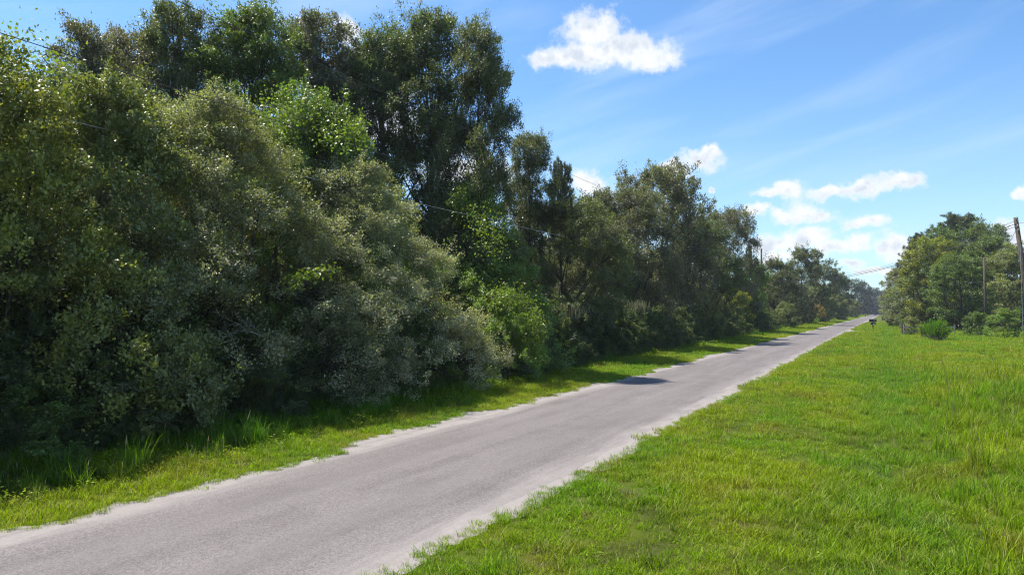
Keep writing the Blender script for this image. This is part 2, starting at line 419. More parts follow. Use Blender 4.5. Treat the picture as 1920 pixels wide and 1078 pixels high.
def make_tree(name, seed, H, R, z0, prof, nlobe, lobe_r, nspray, per, slen, leaf, trunk_r, tuft=0.19, up=0.35,
              young=0.15, shell=0.72, stems=1, spikes=0.06, leafmat=None, barkmat=None, limbs=True, aspect=0.52, nsub=5, puff=0.50):
    r = np.random.default_rng(seed)
    lob = []
    for i in range(nlobe):
        t = (i+0.5)/nlobe; t = min(1, max(0, t+r.normal()*0.06)); z = z0+(H-z0)*t
        rr = prof(t)*R; ang = i*2.399+r.uniform(-0.5, 0.5)
        lr = lobe_r*R*r.uniform(0.75, 1.25)
        q = max(0, rr-lr*0.8)*r.uniform(0.75, 1.1)
        zc = min(max(z, z0+lr*0.5), H-lr*0.75)
        lob.append((np.array([q*math.cos(ang), q*math.sin(ang), zc]), lr))
    # each lobe carries a handful of puffs, each puff a shell of leafy sprays
    C0 = np.array([l[0] for l in lob]); LR0 = np.array([l[1] for l in lob])
    own = np.repeat(np.arange(nlobe), nsub); ax = C0.copy(); ax[:, 2] -= z0+0.35*(H-z0); ax = unit(ax)
    pd = unit(r.normal(size=(len(own), 3))+ax[own]*0.7+np.array([0, 0, 0.25]))
    C = C0[own]+pd*(LR0[own]*r.uniform(0.45, 0.95, len(own)))[:, None]; LR = LR0[own]*puff*r.uniform(0.7, 1.3, len(own))
    puff_tone = r.random(len(own))  # random tone of each puff
    pk = r.choice(len(own), nspray, p=LR**2/np.sum(LR**2)); pick = own[pk]
    dirs = unit(r.normal(size=(nspray, 3))+pd[pk]*0.9+np.array([0, 0, 0.8]))
    rad = r.uniform(shell, 1.0, nspray)
    sp = r.random(nspray) < spikes; rad[sp] = r.uniform(1.1, 1.7, sp.sum())
    SC = C[pk]+dirs*(LR[pk]*rad)[:, None]*np.array([1.1, 1.1, 0.8])
    out = SC.copy(); out[:, 2] = 0; out = unit(out)
    AX = unit(dirs*0.6+out*0.35+np.array([0, 0, up])+r.normal(size=(nspray, 3))*0.35)
    AX[sp] = unit(AX[sp]+np.array([0, 0, 0.6]))
    keep = SC[:, 2] > max(0.15, z0*0.5); SC, AX, sp, spray_tone, PC = SC[keep], AX[keep], sp[keep], puff_tone[pk][keep], C[pk][keep]; ns = len(SC)
    SL = slen*r.uniform(0.6, 1.3, ns); SL[sp] *= 1.35
    # leaves along each spray
    idx = np.repeat(np.arange(ns), per); n = len(idx)
    s = r.random(n)**0.8
    P = SC[idx]+AX[idx]*(SL[idx]*(s-0.35))[:, None]+r.normal(size=(n, 3))*(tuft*SL[idx]*(1.15-0.75*s))[:, None]
    P[:, 2] = np.maximum(P[:, 2], 0.05)
    D = AX[idx]*0.7+unit(r.normal(size=(n, 3)))*0.9
    L = leaf*r.uniform(0.65, 1.3, n)
    clumptone = np.clip(r.normal(0, 0.35, ns)+young, 0, 1)*np.clip((SC[:, 2]-z0)/(H-z0)*1.2+0.1, 0, 1)
    N0 = unit(P-PC[idx]-np.array([0, 0, 0.0]))*0.9
    V = leaf_faces(P, D, r, L, L*aspect*r.uniform(0.8, 1.2, n), 1.0, N0)
    tone = np.clip(clumptone[idx]*r.uniform(0.5, 1.2, n), 0, 1)
    rv = (0.55*r.random(n)+0.45*spray_tone[idx])*0.95; rv[r.random(n) < 0.03] = 1.0
    crown = quads_mesh(name+'_crown', V, {'rnd': rv, 'tone': tone}, leafmat or M_LEAF)
    # trunk and limbs
    mb = MB()
    base = []
    for k in range(stems):
        a = r.uniform(0, 6.28); lean = 0.0 if stems == 1 else 0.18*R
        th = z0+(H-z0)*0.72; pts = []; rads = []
        for j in range(8):
            t = j/7; w = 0.10*R*t
            pts.append((math.cos(a)*lean*t*1.5+w*math.sin(3*t+a)*0.5+(0.1*math.cos(a) if stems > 1 else 0), math.sin(a)*lean*t*1.5+w*math.cos(2.3*t+a)*0.4+(0.1*math.sin(a) if stems > 1 else 0), -0.15+(th+0.15)*t))
            rads.append(trunk_r*(1.35 if j == 0 else 1.0)*(1-0.78*t))
        mb.tube(pts, rads, 8); base.append((np.array(pts), rads))
    if limbs:
        for i, (c, lr) in enumerate(lob):
            pts, rads = base[i % stems]
            zt = max(z0*0.45, c[2]-1.1*np.linalg.norm(c[:2])-0.1*H)
            j = int(np.clip(np.searchsorted(pts[:, 2], zt), 1, 6)); p0 = pts[j]; rr = rads[j]*0.5
            mid = p0*0.45+c*0.55+np.array([r.normal()*0.12*lr, r.normal()*0.12*lr, 0.18*np.linalg.norm(c-p0)*-0.3])
            mb.tube([p0, mid, c, c+unit(c-mid)*lr*0.5], [rr, rr*0.65, rr*0.35, rr*0.12], 5, cap=False)
            sel = np.where(pick[keep] == i)[0][:14]
            for q in sel:
                e = SC[q]+AX[q]*SL[q]*0.5; m2 = c*0.5+SC[q]*0.5+r.normal(size=3)*0.08*lr
                mb.tube([c, m2, SC[q], e], [rr*0.22, rr*0.16, rr*0.11, rr*0.04], 3, cap=False)
    return dict(crown=crown, trunk=mb.mesh(name+'_trunk', barkmat or barkmat or M_BARK, True), H=float(np.percentile(P[:, 2], 99.7)), R=float(np.percentile(np.hypot(P[:, 0], P[:, 1]), 97)))

dome = lambda t: math.sqrt(max(0.05, 1-(max(0, t-0.35)/0.68)**2))*(0.75+0.25*min(1, t/0.35))
colm = lambda t: 0.85*(1-0.75*t**2.2)+0.1
rnd_crown = lambda t: 0.55+0.45*math.sin(min(1.0, 0.15+t*1.05)*math.pi)
cone = lambda t: 1-0.78*t**1.15
egg = lambda t: (0.55+0.45*math.sin(min(1, t*1.5)*math.pi/2))*(1-0.8*max(0, t-0.45)**1.3)
KIND = {
 'oak':   [make_tree('oak', 11, 9, 4.2, 0.9, dome, 30, 0.36, 1500, 80, 0.6, 0.11, 0.20, young=0.05, up=0.12, tuft=0.26),
           make_tree('oak', 12, 9, 3.8, 0.8, egg, 30, 0.38, 1400, 80, 0.6, 0.11, 0.18, young=0.05, spikes=0.12, up=0.15, tuft=0.26)],
 'tall':  [make_tree('tall_oak', 21, 16, 3.4, 4.0, rnd_crown, 30, 0.46, 1300, 95, 0.7, 0.115, 0.30, young=0.02, spikes=0.05, tuft=0.27, up=0.05, nsub=6, puff=0.42),
           make_tree('tall_oak', 22, 16, 3.0, 3.5, rnd_crown, 30, 0.50, 1250, 95, 0.7, 0.115, 0.28, young=0.03, spikes=0.08, tuft=0.27, up=0.08, nsub=6, puff=0.42)],
 'grey':  [make_tree('fine_tree', 31, 8, 5.0, 0.4, cone, 38, 0.27, 2300, 85, 0.5, 0.070, 0.10, stems=3, young=0.03, tuft=0.25, up=0.05, aspect=0.5)],
 'leafy': [make_tree('leafy_tree', 41, 7.5, 4.6, 0.4, cone, 36, 0.28, 1500, 90, 0.55, 0.092, 0.13, stems=2, young=0.14, aspect=0.6, up=0.1, tuft=0.25, leafmat=M_SOFT_LEAF),
           make_tree('leafy_tree', 42, 7.5, 4.2, 0.4, cone, 34, 0.30, 1400, 90, 0.55, 0.092, 0.13, stems=2, young=0.14, aspect=0.6, spikes=0.1, up=0.1, tuft=0.25, leafmat=M_SOFT_LEAF)],
 'shrub': [make_tree('shrub', 51, 2.4, 1.5, 0.1, dome, 10, 0.42, 220, 85, 0.32, 0.08, 0.03, stems=3, young=0.1, limbs=False, aspect=0.55, up=0.1, tuft=0.25),
           make_tree('shrub', 52, 2.2, 1.3, 0.1, egg, 9, 0.44, 190, 85, 0.32, 0.08, 0.03, stems=3, young=0.15, limbs=False, aspect=0.55, up=0.1, tuft=0.25)],
 'far':   [make_tree('far_tree', 61, 14, 5.4, 0.8, dome, 28, 0.34, 850, 60, 0.9, 0.23, 0.30, young=0.05, spikes=0.1, tuft=0.27, up=0.1),
           make_tree('far_tree', 62, 14, 4.8, 0.8, egg, 28, 0.36, 800, 60, 0.9, 0.23, 0.28, young=0.05, spikes=0.12, tuft=0.27, up=0.1)],
}
def make_pine(seed, H, R, nbr):
    r = np.random.default_rng(seed); mb = MB()
    pts = [(0.15*math.sin(j*0.9), 0.12*math.cos(j*0.7), -0.1+(H+0.1)*j/9) for j in range(10)]
    mb.tube(pts, [0.26*(1-0.09*j)+0.01 for j in range(10)], 8)
    SC = []; AX = []
    for i in range(nbr):
        t = (i+0.5)/nbr; z = H*(0.42+0.57*t); a = i*2.399+r.normal()*0.4
        ln = R*(1.0-0.72*t**1.8)*r.uniform(0.6, 1.1)
        tip = np.array([math.cos(a)*ln, math.sin(a)*ln, z+ln*0.22]); b0 = np.array([0, 0, z-0.15*ln])
        mid = b0*0.5+tip*0.5-np.array([0, 0, 0.05*ln])
        mb.tube([b0, mid, tip], [0.06*(1.2-t), 0.045*(1.2-t), 0.015], 4, cap=False)
        for k in range(13):
            s = r.uniform(0.3, 1.0); c = b0+(tip-b0)*s+r.normal(size=3)*np.array([0.45, 0.45, 0.3])
            SC.append(c); AX.append(unit(np.array([math.cos(a)*0.5, math.sin(a)*0.5, 0.75])+r.normal(size=3)*0.4))
    SC.append(np.array([0, 0, H])); AX.append(np.array([0, 0, 1.0]))
    SC = np.array(SC); AX = np.array(AX); per = 95
    idx = np.repeat(np.arange(len(SC)), per); n = len(idx)
    P = SC[idx]+AX[idx]*(r.uniform(-0.28, 0.28, n))[:, None]
    D = AX[idx]*0.35+unit(r.normal(size=(n, 3)))
    L = 0.36*r.uniform(0.7, 1.15, n)
    V = leaf_faces(P, D, r, L, np.full(n, 0.045), 0.2)
    cr = quads_mesh('pine_crown', V, {'rnd': r.random(n)*0.94, 'tone': np.clip(r.normal(0.1, 0.2, n), 0, 1)}, M_NEEDLE)
    return dict(crown=cr, trunk=mb.mesh('pine_trunk', M_PINEBARK, True), H=H+0.3, R=R)
KIND['pine'] = [make_pine(71, 16, 4.2, 46), make_pine(72, 16, 3.4, 38)]

OLIVE = (0.160, 0.178, 0.080); DARK = (0.092, 0.108, 0.052); GREY = (0.265, 0.258, 0.185); BRIGHT = (0.140, 0.200, 0.045)
GREEN = (0.088, 0.130, 0.034); PURP = (0.112, 0.108, 0.080); YELL = (0.17, 0.19, 0.015); BLUE = (0.035, 0.055, 0.035)  # PURP: look of backlit leaves reflecting sky, put into the leaf colour

def plant(name, kind, var, u, at, vtop, hw, col, label, cat='tree', group=None, rz=None, zb=0.0):
    """at: ('a', lateral) or ('Y', distance along the road)"""
    x, y = (at[1], along(u, at[1])) if at[0] == 'a' else (lateral(u, at[1]), at[1])
    K = KIND[kind][var]; z = depth(x, y)
    Hh = height_at(vtop, z); Rr = hw*z/FPX
    root = empty(name, (x, y, float(ground_z(x, y))+zb), rz if rz is not None else random.uniform(0, 6.28))
    sc = (Rr/K['R'], Rr/K['R'], Hh/K['H'])
    for part in ('trunk', 'crown'):
        o = link(part, K[part], root); o.scale = sc
        o.color = (*[c*random.uniform(0.93, 1.07) for c in col], 1)
    tag(root, label, cat, group)
    return root

A = lambda v: ('a', v)
Yd = lambda v: ('Y', v)
# front of the roadside thicket, left to right
plant('broadleaf_tree', 'leafy', 0, -60, A(-16.7), 92, 380, (0.200, 0.215, 0.055), 'yellow-green leafy tree at the left edge of the picture', group='roadside thicket')
plant('broadleaf_tree', 'leafy', 1, 190, A(-16.8), 150, 300, (0.185, 0.195, 0.070), 'olive leafy tree with a brownish patch below the two wires', group='roadside thicket')
plant('fine_leaved_tree', 'grey', 0, 400, A(-17.0), 188, 320, (0.190, 0.200, 0.110), 'grey-olive fine-leaved tree below the tallest bright green crown', group='roadside thicket')
plant('broadleaf_tree', 'leafy', 0, 590, A(-18.0), 182, 250, BRIGHT, 'leafy tree with yellow-green top left of the three dark oaks', group='roadside thicket')
plant('fine_leaved_tree', 'grey', 0, 668, A(-16.0), 305, 250, GREY, 'dusty grey fine-leaved tree leaning out towards the road', group='roadside thicket', rz=1.0)
plant('broadleaf_tree', 'leafy', 1, 885, A(-17.0), 345, 175, BRIGHT, 'bright green leafy tree in front of the three dark oaks', group='roadside thicket')
plant('oak_tree', 'oak', 0, 1055, A(-16.8), 380, 135, DARK, 'dark oak with hanging grey moss above the palmettos', group='roadside thicket')
plant('oak_tree', 'oak', 1, 1160, A(-18.0), 355, 115, PURP, 'dark oak just left of the pointed oak at the wire', group='roadside thicket')
plant('oak_tree', 'oak', 1, 1240, A(-18.6), 315, 118, PURP, 'pointed dark oak, tallest at the right end of the thicket', group='roadside thicket')
plant('oak_tree', 'oak', 0, 1312, A(-17.2), 408, 85, DARK, 'rounded dark oak beside the pointed oak', group='roadside thicket')
plant('oak_tree', 'oak', 1, 1362, A(-18.2), 392, 66, PURP, 'narrow spiky oak ending the near thicket', group='roadside thicket')
# tall trees behind
plant('tall_oak', 'tall', 0, 160, A(-25), 52, 130, PURP, 'tall dull brown-toned oak at the upper left', group='tall trees behind the thicket')
plant('tall_oak', 'tall', 1, 250, A(-27), 66, 115, PURP, 'tall dull oak half hidden right of the upper left oak', group='tall trees behind the thicket')
plant('tall_oak', 'tall', 1, 330, A(-24), 8, 112, DARK, 'tall narrow oak left of the tallest bright green crown', group='tall trees behind the thicket')
plant('tall_oak', 'tall', 0, 468, A(-22.5), 0, 150, GREEN, 'tallest tree, deep green crown touching the top of the picture', group='tall trees behind the thicket')
plant('tall_oak', 'tall', 1, 600, A(-24), 30, 125, PURP, 'tall brownish oak between the green crown and the dark oak', group='tall trees behind the thicket')
plant('tall_oak', 'tall', 0, 712, A(-22.5), 45, 125, DARK, 'left crown of the three dark oaks beside the blue sky', group='tall trees behind the thicket')
plant('tall_oak', 'tall', 1, 805, A(-20), 25, 118, DARK, 'middle crown of the three dark oaks beside the blue sky', group='tall trees behind the thicket')
plant('tall_oak', 'tall', 0, 898, A(-16.6), 33, 92, DARK, 'right crown of the three dark oaks, nearest the big cloud', group='tall trees behind the thicket')
plant('oak_tree', 'tall', 1, 992, A(-18.0), 254, 66, DARK, 'mid-height oak left of the thin pine', group='tall trees behind the thicket')
plant('pine_tree', 'pine', 1, 1052, A(-22), 300, 40, DARK, 'thin pine with needle tufts beside the blue sky', 'pine', group='tall trees behind the thicket')
plant('oak_tree', 'oak', 1, 1105, A(-20), 372, 80, DARK, 'low dark oak right of the thin pine', group='tall trees behind the thicket')
plant('oak_tree', 'oak', 0, 60, A(-23), 140, 230, DARK, 'dark oak behind the yellow-green leafy tree', group='tall trees behind the thicket')
# bushes along the foot of the thicket
plant('bush', 'shrub', 0, 945, A(-13.3), 545, 74, BRIGHT, 'rounded mound of bright vine leaves at the thicket edge', 'bush')
plant('bush', 'shrub', 0, 30, A(-14.2), 720, 150, GREEN, 'low dark bush at the left edge above the tall verge grass', 'bush')
plant('bush', 'shrub', 1, 300, A(-14.0), 690, 120, DARK, 'low dark bush below the olive leafy tree', 'bush')
plant('bush', 'shrub', 0, 500, A(-13.7), 680, 90, DARK, 'low dark bush under the dead branch', 'bush')
plant('bush', 'shrub', 1, 790, A(-13.6), 640, 70, GREEN, 'low green bush left of the bright vine mound', 'bush')
plant('bush', 'shrub', 1, 1375, A(-15.5), 545, 34, YELL, 'yellow-green bush at the foot of the spiky oak', 'bush')
plant('bush', 'shrub', 0, 1262, A(-14.8), 590, 34, OLIVE, 'olive bush above the tree shadow on the road', 'bush')
plant('bush', 'shrub', 1, 1335, A(-15.2), 585, 30, OLIVE, 'pale twiggy bush below the rounded dark oak', 'bush')
# further down the left side of the road
plant('pine_tree', 'pine', 1, 1406, Yd(130), 460, 14, DARK, 'small pine tip left of the left utility pole', 'pine')
plant('broadleaf_tree', 'far', 1, 1410, Yd(96), 490, 34, BRIGHT, 'light green tree at the left utility pole', group='left trees down the road')
plant('broadleaf_tree', 'far', 0, 1452, Yd(118), 485, 46, DARK, 'dark tree right of the left utility pole', group='left trees down the road')
plant('broadleaf_tree', 'far', 0, 1503, Yd(150), 464, 50, DARK, 'round-topped dark tree, highest beyond the utility pole', group='left trees down the road')
plant('bush', 'shrub', 0, 1468, Yd(112), 566, 22, OLIVE, 'pale olive bush under the round-topped dark tree', 'bush')
plant('bush', 'shrub', 1, 1532, Yd(170), 570, 18, (0.24, 0.17, 0.04), 'yellowish bush on the far left verge', 'bush')
plant('broadleaf_tree', 'far', 1, 1545, Yd(190), 488, 32, DARK, 'dark moss-hung tree where the crossing wires meet the treetops', group='left trees down the road')
plant('broadleaf_tree', 'far', 0, 1540, Yd(175), 535, 28, OLIVE, 'olive tree behind the yellowish bush', group='left trees down the road')
plant('broadleaf_tree', 'far', 1, 1574, Yd(235), 511, 24, DARK, 'last dark tree before the hazy wood on the left', group='left trees down the road')
plant('broadleaf_tree', 'far', 0, 1570, Yd(230), 553, 24, OLIVE, 'low olive tree before the hazy wood on the left', group='left trees down the road')
plant('broadleaf_tree', 'far', 0, 1596, Yd(300), 560, 18, OLIVE, 'small olive tree at the far bend of the verge', group='left trees down the road')
for k, (u, Y, v, hw, lab) in enumerate([
        (1560, 420, 530, 24, 'leftmost hazy tree behind the last dark left-hand tree'), (1596, 430, 524, 26, 'tallest hazy tree left of the road end'),
        (1618, 470, 528, 22, 'hazy tree just right of the tallest hazy one'), (1640, 560, 540, 20, 'hazy tree straight above the vanishing road'),
        (1659, 640, 545, 18, 'farthest hazy tree closing the road'), (1680, 600, 540, 22, 'hazy tree half hidden by the right-hand trees'),
        (1622, 500, 545, 14, 'small hazy tree below the tall hazy ones'), (1648, 620, 556, 16, 'lowest hazy tree at the road end')]):
    plant('distant_tree', 'far', k % 2, u, Yd(Y), v, hw, BLUE, lab, 'tree', 'hazy trees at the end of the road')
# right of the road
plant('broadleaf_tree', 'far', 0, 1692, Yd(170), 500, 42, OLIVE, 'olive tree overhanging the far right road edge', group='trees on the right')
plant('pine_tree', 'pine', 0, 1722, Yd(165), 438, 40, DARK, 'flat-branched pine at the left of the right-hand trees', 'pine', group='trees on the right')
plant('pine_tree', 'pine', 0, 1800, Yd(150), 402, 84, DARK, 'tallest broad pine of the right-hand trees', 'pine', group='trees on the right')
plant('broadleaf_tree', 'far', 1, 1750, Yd(128), 446, 54, YELL, 'yellow-green vine-clad tree in front of the tallest pine', group='trees on the right')
plant('broadleaf_tree', 'far', 0, 1712, Yd(132), 515, 50, OLIVE, 'low olive tree behind the rail fence', group='trees on the right')
plant('broadleaf_tree', 'far', 1, 1800, Yd(112), 478, 58, GREEN, 'deep green tree behind the tall grass clump', group='trees on the right')
plant('broadleaf_tree', 'far', 0, 1860, Yd(128), 440, 62, GREEN, 'dark tree behind the thin pole', group='trees on the right')
plant('broadleaf_tree', 'far', 1, 1915, Yd(118), 455, 60, OLIVE, 'grey-green tree behind the leaning utility pole', group='trees on the right')
plant('broadleaf_tree', 'far', 1, 1772, Yd(140), 428, 52, GREEN, 'green tree between the two pines of the right-hand trees', group='trees on the right')
plant('broadleaf_tree', 'far', 0, 1838, Yd(138), 418, 58, GREEN, 'tall green tree right of the tallest pine', group='trees on the right')
plant('broadleaf_tree', 'far', 0, 1985, Yd(112), 450, 55, DARK, 'dark tree cut by the right edge of the picture', group='trees on the right')
plant('bush', 'shrub', 0, 1884, Yd(86), 578, 34, BRIGHT, 'bright green bush right of the thin pole', 'bush')
plant('bush', 'shrub', 1, 1825, Yd(92), 585, 22, GREEN, 'small green bush left of the thin pole', 'bush')
plant('bush', 'shrub', 1, 1706, Yd(96), 592, 18, OLIVE, 'small olive bush on the rail fence', 'bush')

# ------------------------------------------------------------------ scattered stuff (geometry nodes instancing)
def scatter(name, points, rotz, scale, index, sources, label, cat):
    """one 'stuff' object: a cloud of points, each carrying one of the source meshes"""
    coll = bpy.data.collections.new(name+'_source')
    for k, (me, col) in enumerate(sources):
        o = bpy.data.objects.new('%s_source_%02d' % (name, k), me); coll.objects.link(o); o.color = (*col, 1)
    me = bpy.data.meshes.new(name); n = len(points)
    me.vertices.add(n); me.vertices.foreach_set('co', np.asarray(points, np.float32).ravel())
    rot = np.zeros((n, 3), np.float32); rot[:, 2] = rotz
    a = me.attributes.new('rot', 'FLOAT_VECTOR', 'POINT'); a.data.foreach_set('vector', rot.ravel())
    sc = np.asarray(scale, np.float32)
    if sc.ndim == 1: sc = np.repeat(sc[:, None], 3, 1)
    a = me.attributes.new('scl', 'FLOAT_VECTOR', 'POINT'); a.data.foreach_set('vector', sc.ravel())
    a = me.attributes.new('pick', 'INT', 'POINT'); a.data.foreach_set('value', np.asarray(index, np.int32))
    me.update()
    o = link(name, me); tag(o, label, cat, kind='stuff')
    ng = bpy.data.node_groups.new(name+'_scatter', 'GeometryNodeTree')
    ng.interface.new_socket('Geometry', in_out='INPUT', socket_type='NodeSocketGeometry')
    ng.interface.new_socket('Geometry', in_out='OUTPUT', socket_type='NodeSocketGeometry')
    N = ng.nodes; Lk = ng.links
    gi = N.new('NodeGroupInput'); go = N.new('NodeGroupOutput')
    ci = N.new('GeometryNodeCollectionInfo'); ci.inputs['Collection'].default_value = coll
    ci.inputs['Separate Children'].default_value = True; ci.inputs['Reset Children'].default_value = True
    ip = N.new('GeometryNodeInstanceOnPoints'); ip.inputs['Pick Instance'].default_value = True
    def attr(nm, ty):
        x = N.new('GeometryNodeInputNamedAttribute'); x.data_type = ty; x.inputs['Name'].default_value = nm
        return x.outputs['Attribute']
    Lk.new(gi.outputs[0], ip.inputs['Points']); Lk.new(ci.outputs[0], ip.inputs['Instance'])
    Lk.new(attr('pick', 'INT'), ip.inputs['Instance Index']); Lk.new(attr('rot', 'FLOAT_VECTOR'), ip.inputs['Rotation'])
    Lk.new(attr('scl', 'FLOAT_VECTOR'), ip.inputs['Scale']); Lk.new(ip.outputs[0], go.inputs[0])
    md = o.modifiers.new('scatter', 'NODES'); md.node_group = ng
    return o

def blades(name, seed, n, rad, h0, h1, w, lean, mat, droop=0.5, seeds=0):
    """a patch of curved grass blades, three segments each"""
    r = np.random.default_rng(seed); F4 = []; rn = []; F = []
    V = []; faces = []
    for i in range(n):
        a = r.uniform(0, 6.283); q = rad*math.sqrt(r.random()); b = np.array([q*math.cos(a), q*math.sin(a), -0.02])
        h = r.uniform(h0, h1); t = r.uniform(0, 6.283); ln = lean*r.uniform(0.2, 1.2)*h
        o = np.array([math.cos(t), math.sin(t), 0]); s = np.array([-o[1], o[0], 0])
        s = unit(s+o*r.normal()*0.5); ww = w*r.uniform(0.7, 1.3)
        k = len(V)
        for j, (f, wf) in enumerate([(0, 0.8), (0.4, 1.0), (0.75, 0.65)]):
            c = b+np.array([0, 0, h*f])+o*ln*f**2; c[2] -= droop*ln*f**3*0.6
            V.append(c-s*ww*wf*0.5); V.append(c+s*ww*wf*0.5)
        c = b+np.array([0, 0, h])+o*ln; c[2] -= droop*ln*0.6; V.append(c)
        faces += [(k, k+1, k+3, k+2), (k+2, k+3, k+5, k+4), (k+4, k+5, k+6)]; x = r.random(); rn += [x]*3
    nb = len(faces)
    for i in range(seeds):
        a = r.uniform(0, 6.283); q = rad*0.5*r.random(); x, y = q*math.cos(a), q*math.sin(a); h = h1*r.uniform(0.9, 1.25)
        t = r.uniform(0, 6.283); ox, oy = math.cos(t)*h*0.18, math.sin(t)*h*0.18
        k = len(V)
        for f, ww in ((0, 0.003), (0.75, 0.003), (0.82, 0.014), (1.0, 0.004)):
            V.append(np.array([x+ox*f*f-ww*oy/h*5, y+oy*f*f+ww*ox/h*5, h*f])); V.append(np.array([x+ox*f*f+ww*oy/h*5, y+oy*f*f-ww*ox/h*5, h*f]))
        faces += [(k, k+1, k+3, k+2), (k+2, k+3, k+5, k+4), (k+4, k+5, k+7, k+6)]; rn += [0.5]*3
    me = bpy.data.meshes.new(name); me.from_pydata([tuple(v) for v in V], [], faces); me.update()
    me.materials.append(mat); me.materials.append(M_STRAW)
    mi = np.zeros(len(faces), np.int32); mi[nb:] = 1; me.polygons.foreach_set('material_index', mi)
    at = me.attributes.new('rnd', 'FLOAT', 'FACE'); at.data.foreach_set('value', np.array(rn, np.float32))
    return me
def weed(name, seed, n, rad, h, leaf, mat):
    r = np.random.default_rng(seed)
    P = np.stack([r.normal(size=n)*rad*0.5, r.normal(size=n)*rad*0.5, r.random(n)*h], 1)
    L = leaf*r.uniform(0.6, 1.3, n); D = unit(r.normal(size=(n, 3))*np.array([1, 1, 0.4])+np.array([0, 0, 0.25]))
    return quads_mesh(name, leaf_faces(P, D, r, L, L*0.55, 1.2), {'rnd': r.random(n)*0.9, 'tone': np.zeros(n)}, mat)

SRC_SHORT = [blades('short_grass', 100+i, 34, 0.17, 0.06, 0.15, 0.009, 0.8, M_GRASS) for i in range(4)]
SRC_LUSH = [blades('lush_grass', 110+i, 30, 0.17, 0.14, 0.30, 0.010, 0.8, M_GRASS) for i in range(3)]
SRC_TALL = [blades('tall_grass', 120+i, 34, 0.16, 0.35, 0.75, 0.012, 0.55, M_SHADED_TALLGRASS, 0.7, seeds=s) for i, s in enumerate((0, 0, 1))]
SRC_WEED = [weed('broad_weed', 130+i, 46, 0.20, 0.12, 0.035, M_GRASS) for i in range(2)]
SRC_LIME = [blades('lime_tall_grass', 140+i, 30, 0.18, 0.30, 0.62, 0.010, 0.6, M_GRASS, 0.7, seeds=q) for i, q in enumerate((0, 0, 1))]
SRC_FIELD = [(m, (1, 1, 1)) for m in SRC_SHORT+SRC_LUSH+SRC_LIME+SRC_WEED]
SRC = [(m, (1, 1, 1)) for m in SRC_SHORT+SRC_LUSH+SRC_TALL+SRC_WEED]   # 0-3 short, 4-6 lush, 7-9 tall, 10-11 weeds

def vnoise(x, y, s, seed):
    return (np.sin(x*s*1.3+seed+1.7*np.sin(y*s*0.7+seed*2))+np.sin(y*s*1.1-x*s*0.5+seed*3)+np.sin((x+y)*s*0.83+seed*1.9+1.3*np.sin(x*s)))/3
def in_view(x, y, m=260):
    u = column(x, y); return (depth(x, y) > 3) & (u > -m) & (u < 1920+m)

def lawn():
    P = []; Z = []; K = []
    def band(y0, y1, x0, x1, dens, s0, tall_ok=True):
        n = int((y1-y0)*(x1-x0)*dens)
        x = rng.uniform(x0, x1, n); y = rng.uniform(y0, y1, n)
        ok = (x > edge_r(y)+0.06-0.40*rng.random(n)**3) & in_view(x, y)
        x, y = x[ok], y[ok]; n = len(x)
        nz = vnoise(x, y, 0.8, 1.0); nz2 = vnoise(x, y, 2.1, 4.0)
        # a few thin, worn spots
        thin = (vnoise(x, y, 1.9, 9.0) > 0.6) & (rng.random(n) < 0.6)
        k = rng.integers(0, 4, n)
        swale = np.exp(-((x-0.2+0.5*nz)/0.9)**2)
        lush = (rng.random(n) < 0.25+0.6*swale+0.25*nz)
        k = np.where(lush, rng.integers(4, 7, n), k)
        tl = np.clip((x-0.6)/1.6, 0, 1)*np.clip((7.5-x)/3, 0, 1)*np.clip((40-y)/16, 0, 1)*(0.4+0.5*nz2)
        k = np.where(rng.random(n) < tl*0.8, rng.choice([7, 7, 8, 8, 9], n), k)
        k = np.where((rng.random(n) < 0.05+0.12*(nz2 > 0.35)) & (k < 7), rng.integers(10, 12, n), k)
        s = s0*rng.uniform(0.7, 1.25, n)
        edge = np.clip((x-edge_r(y))/0.4, 0.7, 1); s = s*edge*np.where(k < 7, 0.78, rng.uniform(0.4, 1.0, n))
        keep = ~thin
        P.append(np.stack([x, y, ground_z(x, y)], 1)[keep]); Z.append(s[keep]); K.append(k[keep])
    band(3, 14, -5, 9, 62, 1.0); band(14, 26, -5, 14, 34, 1.1); band(26, 48, -5, 24, 13, 1.45)
    band(48, 90, -5, 42, 7, 1.9); band(90, 170, -5, 40, 2.6, 2.7)
    for a_, b_, d_, s_ in ((2, 25, 26, 0.8), (25, 60, 12, 1.1), (60, 120, 5, 1.6)):
        p, z, k = fringe(edge_r, 1, a_, b_, d_*1.8, s_); P.append(p); Z.append(z); K.append(k)
    return np.concatenate(P), np.concatenate(Z), np.concatenate(K)

def fringe(fn, side, y0, y1, dens, s0):
    n = int((y1-y0)*dens); y = rng.uniform(y0, y1, n); x = fn(y)+side*(0.16-0.30*rng.random(n)**2.2)
    ok = in_view(x, y, 350); x, y = x[ok], y[ok]; n = len(x)
    return np.stack([x, y, 0.004+0*x], 1), s0*rng.uniform(0.3, 0.75, n), rng.integers(0, 6, n)

